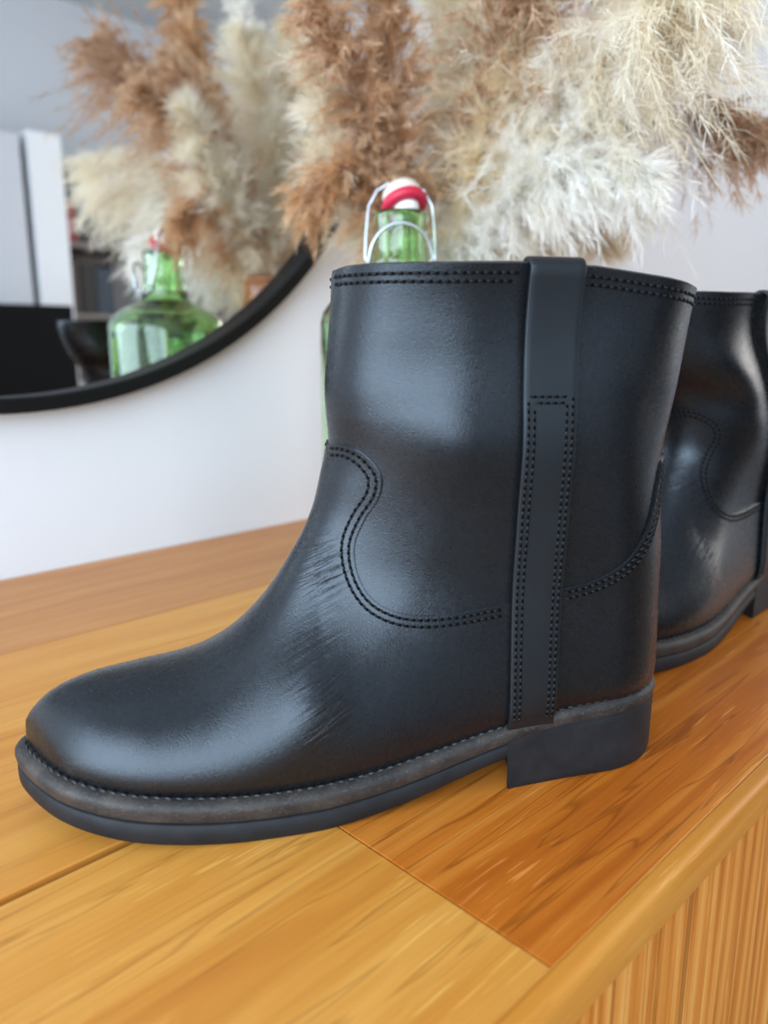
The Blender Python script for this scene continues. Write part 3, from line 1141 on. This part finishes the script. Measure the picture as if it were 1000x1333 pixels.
# ------------------------------------------------------------------ swing-top bottle
BOT = (0.468, 0.456)
MAT['green_glass'] = glass_mat('green_glass', (0.64, 0.90, 0.53))
MAT['steel'] = plain('galvanised_wire', (0.46, 0.48, 0.50), 0.3, 1.0, 0.5, 0.1, 200)
MAT['porcelain'] = plain('white_porcelain', (0.82, 0.78, 0.72), 0.25)
MAT['cap_porcelain'] = plain('beige_porcelain', (0.72, 0.60, 0.50), 0.35)
MAT['red_rubber'] = plain('red_rubber', (0.55, 0.015, 0.05), 0.45)
bt = empty('swing_top_bottle', (BOT[0], BOT[1], 0.0005), math.radians(-44.6))
tag(bt, 'big green glass swing top bottle behind the front boot', 'bottle')
outer = [(0, 0.003), (.045, 0.001), (.058, 0.0015), (.0635, .006), (.0655, .015), (.066, .03), (.066, .190), (.0655, .205), (.063, .2140), (.058, .2205), (.050, .2260),
         (.040, .2310), (.032, .2345), (.0275, .2390), (.0255, .244), (.0245, .250), (.0245, .2535), (.0228, .257), (.0217, .265), (.0212, .279), (.0222, .282), (.0222, .2895), (.0212, .2910)]
inner = [(.0155, .2910), (.0150, .285), (.0152, .262), (.0175, .248), (.025, .2385), (.036, .2275), (.048, .2215), (.056, .2160), (.0605, .209), (.062, .200), (.0622, .03), (.060, .012), (.05, .007), (0, .009)]
MB().lathe(outer+inner, 72).build('bottle_glass', MAT['green_glass'], bt, True)
# stopper: porcelain plug, red gasket, porcelain cap, tipped over the mouth
st = MB().lathe([(0, -.010), (.0080, -.010), (.0105, -.006), (.0112, .0)], 32)
cap = MB().lathe([(.0150, .0046), (.0165, .006), (.0160, .012), (.0120, .0175), (.006, .0195), (0, .020)], 32)
gas = MB().lathe([(.0110, -.0030), (.0165, -.0032), (.0188, -.001), (.0192, .0016), (.0180, .0045), (.0110, .0045)], 32, closed=True)
stop_root_loc = (0.0035, 0.003, 0.2965)
rot = (math.radians(-27), math.radians(-16), 0)
for nm, b_, mt in (('stopper_plug', st, 'porcelain'), ('gasket', gas, 'red_rubber'), ('stopper_cap', cap, 'cap_porcelain')):
    o = b_.build(nm, MAT[mt], bt, True)
    o.location = stop_root_loc
    o.rotation_euler = rot
# wire bail: side arms from the neck up past the cap, lever loop across the front
w = MB()
for sx in (-1, 1):
    w.tube([(sx*.0262, -.006, .247), (sx*.0280, -.004, .258), (sx*.0275, .0, .275), (sx*.0255, .003, .296), (sx*.019, .004, .308), (sx*.010, .004, .3135), (0, .004, .3145)], .0013, 8)
w.build('wire_bail', MAT['steel'], bt, True)
w = MB()
pts = []
for k in range(25):
    a = math.pi*k/24
    pts.append((-.0250*math.cos(a), -.0245-.005*math.sin(a), .245+.034*math.sin(a)**.8))
w.tube([(-.0262, -.004, .2445)]+pts+[(.0262, -.004, .2445)], .0013, 8)
w.build('wire_lever', MAT['steel'], bt, True)
w = MB()
w.tube([(.0262*math.cos(2*math.pi*k/40), .0262*math.sin(2*math.pi*k/40), .2445) for k in range(41)], .0012, 6)
w.build('neck_wire', MAT['steel'], bt, True)

# ------------------------------------------------------------------ vase with dried grasses
VX, VY = 0.553, 0.545
MAT['vase'] = plain('amber_glazed_ceramic', srgb(150, 88, 34), 0.3, 0, 0.5, 0.2, 18)
vz = empty('flower_vase', (VX, VY, 0.0005))
tag(vz, 'amber brown ceramic vase holding the dried grasses, behind the bottle', 'vase')
vp = [(0, .001), (.032, .001), (.035, .004), (.040, .05), (.0440, .11), (.0435, .16), (.037, .205), (.030, .232), (.0285, .245), (.031, .258), (.0325, .262),
      (.0300, .262), (.0262, .247), (.0270, .232), (.034, .20), (.0405, .155), (.041, .11), (.037, .05), (.031, .008), (0, .006)]
MB().lathe(vp, 56).build('vase_body', MAT['vase'], vz, True)

HAIR = {
    'brown': hair_mat('brown_plume', [(0.0, srgb(164, 124, 92)), (0.5, srgb(200, 160, 126)), (1.0, srgb(226, 196, 166))], 0.40),
    'tan': hair_mat('tan_plume', [(0.0, srgb(188, 146, 108)), (0.5, srgb(218, 180, 142)), (1.0, srgb(240, 214, 184))], 0.45),
    'orange': hair_mat('orange_plume', [(0.0, srgb(192, 144, 98)), (0.5, srgb(222, 178, 132)), (1.0, srgb(242, 214, 178))], 0.45),
    'cream': hair_mat('cream_plume', [(0.0, srgb(224, 196, 148)), (0.45, srgb(244, 226, 188)), (1.0, srgb(252, 244, 224))], 0.50),
    'ivory': hair_mat('ivory_plume', [(0.0, srgb(234, 211, 168)), (0.45, srgb(248, 233, 200)), (1.0, srgb(254, 247, 230))], 0.50),
    'pale': hair_mat('pale_plume', [(0.0, srgb(234, 216, 184)), (0.45, srgb(248, 238, 216)), (1.0, srgb(254, 250, 240))], 0.50),
    'white': hair_mat('white_plume', [(0.0, srgb(236, 228, 212)), (0.4, srgb(250, 246, 238)), (1.0, srgb(254, 253, 250))], 0.50),
}
KIND = {  # branch count, strands per branch, strand length, width, spread, branch angle, droop
    'fluffy': dict(nb=260, nh=90, hl=.018, hw=.00042, sp=1.0, ang=.70, droop=.30),
    'reed': dict(nb=240, nh=80, hl=.0105, hw=.00052, sp=.85, ang=.65, droop=.45),
    'feather': dict(nb=190, nh=85, hl=.015, hw=.00050, sp=.60, ang=.75, droop=.50),
    'tuft': dict(nb=150, nh=60, hl=.011, hw=.00055, sp=1.1, ang=1.0, droop=.1),
    'strand': dict(nb=200, nh=50, hl=.020, hw=.0007, sp=.35, ang=.40, droop=.5),
}


def plume(name, label, pts, s0, half, kind, col, seed, dens=1.0, droop=None, side=None):
    rg = np.random.default_rng(seed)
    K = KIND[kind]
    base = np.array([VX+rg.normal()*.008, VY+rg.normal()*.008, .02])
    mouth = np.array([VX+rg.normal()*.010, VY+rg.normal()*.010, .262])
    ctrl = [base, mouth]+[np.array(p) for p in pts]
    C = catmull(ctrl, 12)
    C = resample(C, .006)
    n = len(C)
    root = empty(name, tuple(base))
    tag(root, label, 'dried grass', 'dried grasses in the vase')
    tb = MB().tube(C[::2]-base, np.linspace(.0018, .0006, len(C[::2])), 6)
    tb.build('stem', HAIR[col], root, True)
    T = np.gradient(C, axis=0)
    T /= np.linalg.norm(T, axis=1)[:, None]
    nb = int(K['nb']*dens)
    dr = K['droop'] if droop is None else droop
    s = s0+(1-s0)*rg.random(nb)**.85
    i = np.clip((s*(n-1)), 0, n-1.001)
    i0 = i.astype(int)
    fr = (i-i0)[:, None]
    O = C[i0]*(1-fr)+C[i0+1]*fr
    t = T[i0]
    rad = rg.normal(size=(nb, 3))
    if side is not None:
        rad += np.array(side)*1.2
    rad -= t*(rad*t).sum(1)[:, None]
    rad /= np.linalg.norm(rad, axis=1)[:, None]
    ang = K['ang']*(.55+.6*rg.random(nb))
    q = (s-s0)/(1-s0)
    D = t*np.cos(ang)[:, None]+rad*np.sin(ang)[:, None]
    ln = half*1.5*(.35+.65*np.sin(np.pi*np.clip(q*.85+.13, 0, 1)))*(.55+.55*rg.random(nb))
    m_ = 6
    tt = np.linspace(0, 1, m_)
    grav = np.array([0, 0, -1.0])
    B = O[:, None]+D[:, None]*(ln[:, None]*tt)[..., None]+grav*(dr*ln[:, None]*tt**2)[..., None]
    B += (rg.normal(size=(nb, 1, 3))*(ln[:, None]*.18*tt**2)[..., None])
    # strands
    nh = K['nh']
    u = .08+.92*rg.random((nb, nh))
    k = np.clip((u*(m_-1)).astype(int), 0, m_-2)
    fu = (u*(m_-1)-k)[..., None]
    bi = np.arange(nb)[:, None]
    H0 = B[bi, k]*(1-fu)+B[bi, k+1]*fu
    Dt = B[bi, k+1]-B[bi, k]
    Dt /= np.linalg.norm(Dt, axis=2)[..., None]+1e-9
    hd = Dt+rg.normal(size=(nb, nh, 3))*K['sp']*.6
    hd /= np.linalg.norm(hd, axis=2)[..., None]
    hl = (K['hl']*(.5+.8*rg.random((nb, nh))))[..., None]
    H1 = H0+hd*hl*.55
    H2 = H1+(hd+Dt*.4+grav*.25*dr)/1.2*hl*.5
    wv = np.cross(hd, rg.normal(size=(nb, nh, 3)))
    wv /= np.linalg.norm(wv, axis=2)[..., None]+1e-9
    wv *= K['hw']*(.6+.7*rg.random((nb, nh)))[..., None]*.5
    V = np.stack([H0-wv*.7, H0+wv*.7, H1+wv, H1-wv, H2], 2).reshape(-1, 3)
    nS = nb*nh
    bs = (np.arange(nS)*5)[:, None]
    shade_b = np.clip(rg.normal(.5, .20, (nb, 1))+rg.normal(0, .16, (nb, nh))+.12*(u-.5), 0, 1).reshape(-1)
    shade = np.repeat(shade_b, 5)
    # branch ribbons
    wb_ = np.cross(D, rg.normal(size=(nb, 3)))
    wb_ /= np.linalg.norm(wb_, axis=1)[:, None]
    wb_ *= .00022
    BV = np.stack([B-wb_[:, None], B+wb_[:, None]], 2).reshape(-1, 3)
    off = len(V)
    V = np.vstack([V, BV])-base
    shade = np.r_[shade, np.full(len(BV), .35)]
    quads = np.concatenate([bs+np.array([0, 1, 2, 3])])
    tris = bs+np.array([3, 2, 4])
    bq = []
    for j in range(m_-1):
        r0 = off+np.arange(nb)*m_*2+j*2
        bq.append(np.stack([r0, r0+1, r0+3, r0+2], 1))
    quads = np.vstack([quads]+bq)
    me = bpy.data.meshes.new('plume')
    me.vertices.add(len(V))
    me.vertices.foreach_set('co', V.astype(np.float32).ravel())
    loops = np.r_[quads.ravel(), tris.ravel()].astype(np.int32)
    me.loops.add(len(loops))
    me.loops.foreach_set('vertex_index', loops)
    me.polygons.add(len(quads)+len(tris))
    starts = np.r_[np.arange(len(quads))*4, len(quads)*4+np.arange(len(tris))*3].astype(np.int32)
    me.polygons.foreach_set('loop_start', starts)
    a_ = me.attributes.new('shade', 'FLOAT', 'POINT')
    a_.data.foreach_set('value', shade.astype(np.float32))
    me.update(calc_edges=True)
    me.materials.append(HAIR[col])
    o = bpy.data.objects.new('plume', me)
    COL.objects.link(o)
    o.parent = root
    tag(o, kind='stuff')
    return root


# plumes seen directly (pixel, pixel, depth) ...
A_ = at
plume('reed_plume', 'wide tan reed plume rising straight behind the bottle', [A_(530, 280, .76), A_(515, 140, .72), A_(500, -60, .68)], .36, .058, 'reed', 'tan', 11, 1.5)
plume('reed_plume', 'short orange tan plume hanging to the left of the bottle stopper', [A_(505, 290, .75), A_(460, 225, .72), A_(405, 255, .70)], .46, .042, 'reed', 'orange', 12, 1.2)
plume('reed_plume', 'tan reed plume arching to the upper left of the bottle, at the top edge', [A_(500, 250, .74), A_(460, 100, .70), A_(415, 10, .66)], .55, .046, 'reed', 'tan', 13, 1.1)
plume('pampas_plume', 'cream pampas plume left of the wide tan plume', [A_(490, 290, .76), A_(440, 190, .73), A_(410, 80, .71)], .44, .036, 'fluffy', 'pale', 14, .9)
plume('pampas_plume', 'pale cream pampas plume rising right of the bottle', [A_(575, 270, .79), A_(590, 130, .77), A_(590, -80, .75)], .34, .052, 'fluffy', 'pale', 15, 1.2)
plume('pampas_plume', 'golden cream pampas plume leaning right above the pull strap', [A_(600, 290, .74), A_(635, 190, .71), A_(680, 20, .69)], .36, .046, 'fluffy', 'ivory', 16, 1.4)
plume('pampas_plume', 'big white feathery plume reaching to the upper right corner', [A_(630, 280, .72), A_(760, 120, .64), A_(930, 30, .57)], .42, .050, 'feather', 'white', 17, 1.9)
plume('pampas_plume', 'white feathery plume drooping right above the boot rim', [A_(620, 310, .70), A_(710, 225, .63), A_(835, 225, .58)], .45, .046, 'feather', 'white', 18, 1.7)
plume('reed_plume', 'dark brown reed plume drooping at the right edge', [A_(650, 270, .74), A_(810, 135, .68), A_(985, 165, .64)], .58, .052, 'reed', 'brown', 19, 1.3)
plume('pampas_plume', 'white plume at the top edge above the golden cream one', [A_(620, 260, .78), A_(740, 80, .74), A_(880, -40, .70)], .45, .055, 'feather', 'pale', 20, 1.3)
plume('pampas_plume', 'small pale plume lying low over the boot rim', [A_(620, 330, .80), A_(690, 305, .78), A_(800, 312, .76)], .50, .026, 'fluffy', 'pale', 21, .6)
plume('pampas_plume', 'cream pampas plume filling the middle, behind the white ones', [A_(590, 270, .80), A_(650, 110, .80), A_(680, -60, .80)], .36, .060, 'fluffy', 'ivory', 22, 1.1)
# ... and plumes leaning into the room, seen in the mirror (pixel, pixel, distance towards the wall)
Mi = mirrored
plume('reed_plume', 'brown reed plume seen in the mirror, arching to the far left', [Mi(300, 240, .46), Mi(220, 140, .38), Mi(125, 60, .30)], .52, .090, 'reed', 'brown', 31, 1.8)
plume('pampas_plume', 'cream pampas plume seen in the mirror, drooping over the reflected bottle', [Mi(335, 310, .47), Mi(235, 242, .355), Mi(125, 222, .24)], .43, .086, 'fluffy', 'pale', 32, 1.8, 0.5)
plume('reed_plume', 'orange glossy stranded plume seen in the mirror between the brown and white ones', [Mi(315, 250, .46), Mi(265, 120, .40), Mi(215, -40, .33)], .53, .038, 'strand', 'orange', 33, 1.5)
plume('tuft_grass', 'white tufted stalk seen in the mirror right of the orange plume', [Mi(345, 260, .48), Mi(325, 120, .46), Mi(300, -20, .43)], .42, .024, 'tuft', 'white', 34, 1.2)
plume('tuft_grass', 'cream tufted stalk seen in the mirror beside the white one', [Mi(365, 250, .50), Mi(375, 130, .49), Mi(360, 40, .47)], .42, .026, 'tuft', 'pale', 35, 1.1)

# ------------------------------------------------------------------ the room behind the camera (seen in the mirror)
MAT['white_lacquer'] = plain('white_lacquer', (0.80, 0.81, 0.82), 0.35, 0, 0.5, 0.01)
MAT['grey_lacquer'] = plain('light_grey_lacquer', (0.58, 0.59, 0.62), 0.4, 0, 0.5, 0.01)
MAT['shelf_grey'] = plain('taupe_shelf', (0.22, 0.20, 0.19), 0.5)
MAT['dark'] = plain('black_lacquer', (0.004, 0.0045, 0.005), 0.6, 0, 0.15)
Y0 = R['y0']
wr = empty('wardrobe', (1.25, Y0+0.3, R['z0']))
tag(wr, 'tall white wardrobe reflected at the left edge of the mirror', 'wardrobe')


def child_box(root, name, x0, x1, y0, y1, z0, z1, mat, bevel=0.002):
    o = MB().box(x0, x1, y0, y1, z0, z1).build(name, mat, root, False, bevel)
    o.location = -np.array(root.location)
    return o


child_box(wr, 'body', .85, 1.335, Y0+.01, Y0+.55, R['z0'], 1.03, MAT['grey_lacquer'])
child_box(wr, 'door', .86, 1.09, Y0+.552, Y0+.57, R['z0']+.05, 1.02, MAT['grey_lacquer'])
child_box(wr, 'door', 1.095, 1.325, Y0+.552, Y0+.57, R['z0']+.05, 1.02, MAT['grey_lacquer'])
child_box(wr, 'side_panel', 1.36, 1.50, Y0+.01, Y0+.57, R['z0'], 1.045, MAT['white_lacquer'])
bc = empty('bookcase', (2.0, Y0+.2, R['z0']))
tag(bc, 'dark open bookcase reflected in the mirror behind the plumes', 'bookcase')
bx0, bx1 = 1.51, 2.55
child_box(bc, 'back_panel', bx0, bx1, Y0+.005, Y0+.02, R['z0'], 1.0, MAT['shelf_grey'])
child_box(bc, 'side_panel', bx0, bx0+.03, Y0+.02, Y0+.42, R['z0'], 1.0, MAT['shelf_grey'])
child_box(bc, 'side_panel', bx1-.03, bx1, Y0+.02, Y0+.42, R['z0'], 1.0, MAT['shelf_grey'])
SH = [-.72, -.36, -.02, .30, .62, .978]
for z in SH:
    child_box(bc, 'shelf', bx0+.031, bx1-.031, Y0+.021, Y0+.40, z, z+.022, MAT['grey_lacquer'] if -.1 < z < .0 else MAT['shelf_grey'])
cols = [((.28, .02, .02), 'dark red'), ((.03, .05, .08), 'dark blue'), ((.05, .04, .035), 'dark brown'), ((.17, .14, .11), 'beige'),
        ((.02, .02, .022), 'black'), ((.08, .12, .11), 'grey green'), ((.10, .10, .11), 'grey')]
CM = [plain('book_cover_'+c[1].replace(' ', '_'), c[0], .6) for c in cols]
MAT['pages'] = plain('book_pages', (.45, .42, .36), .8)
rb = random.Random(5)
# only the shelves the mirror shows carry books; every colour once per shelf
for z, xs_, name_, order in ((SH[2], bx0+.40, 'pale', (4, 3, 1, 5)), (SH[3], bx0+.07, 'middle', (2, 4, 1, 6, 5, 3)), (SH[4], bx0+.05, 'top', (0, 4, 2, 5, 1, 3))):
    x = xs_
    for ci in order:
        wd = rb.uniform(.05, .085)
        hh = rb.uniform(.19, .26)
        bk_ = empty('book', (x+wd/2, Y0+.25, z+.0225))
        tag(bk_, '%s book standing on the %s bookcase shelf in the mirror' % (cols[ci][1], name_), 'book', 'books in the bookcase')
        MB().box(-wd/2, wd/2, -.08, .08, 0, hh).build('cover', CM[ci], bk_, False, .003)
        MB().box(-wd/2+.004, wd/2-.004, -.085, -.0801, .004, hh-.004).build('pages', MAT['pages'], bk_)
        x += wd+rb.choice([.003, .006, .05])
tb_ = empty('teal_jar', (bx0+.19, Y0+.26, SH[2]+.0225))
tag(tb_, 'dark teal glass jar on the pale bookcase shelf in the mirror', 'jar')
MAT['teal'] = plain('teal_glass', (.02, .09, .10), .15)
MB().lathe([(0, 0), (.055, 0), (.062, .01), (.064, .10), (.05, .13), (.03, .14), (.03, .155), (0, .155)], 32).build('jar_body', MAT['teal'], tb_, True)
MB().lathe([(0, .1555), (.033, .1555), (.033, .175), (0, .178)], 24).build('jar_lid', MAT['dark'], tb_, True)
bcab = empty('black_cabinet', (1.0, -1.9, R['z0']))
tag(bcab, 'low black cabinet reflected at the left edge of the mirror', 'cabinet')
child_box(bcab, 'body', .60, 1.265, -2.1, -1.65, R['z0']+.08, .325, MAT['dark'], .006)
child_box(bcab, 'door', .61, .93, -1.649, -1.632, R['z0']+.10, .315, MAT['dark'], .003)
child_box(bcab, 'door', .935, 1.255, -1.649, -1.632, R['z0']+.10, .315, MAT['dark'], .003)
for x in (.65, 1.215):
    for y in (-2.06, -1.70):
        child_box(bcab, 'leg', x-.02, x+.02, y-.02, y+.02, R['z0'], R['z0']+.0795, MAT['dark'])
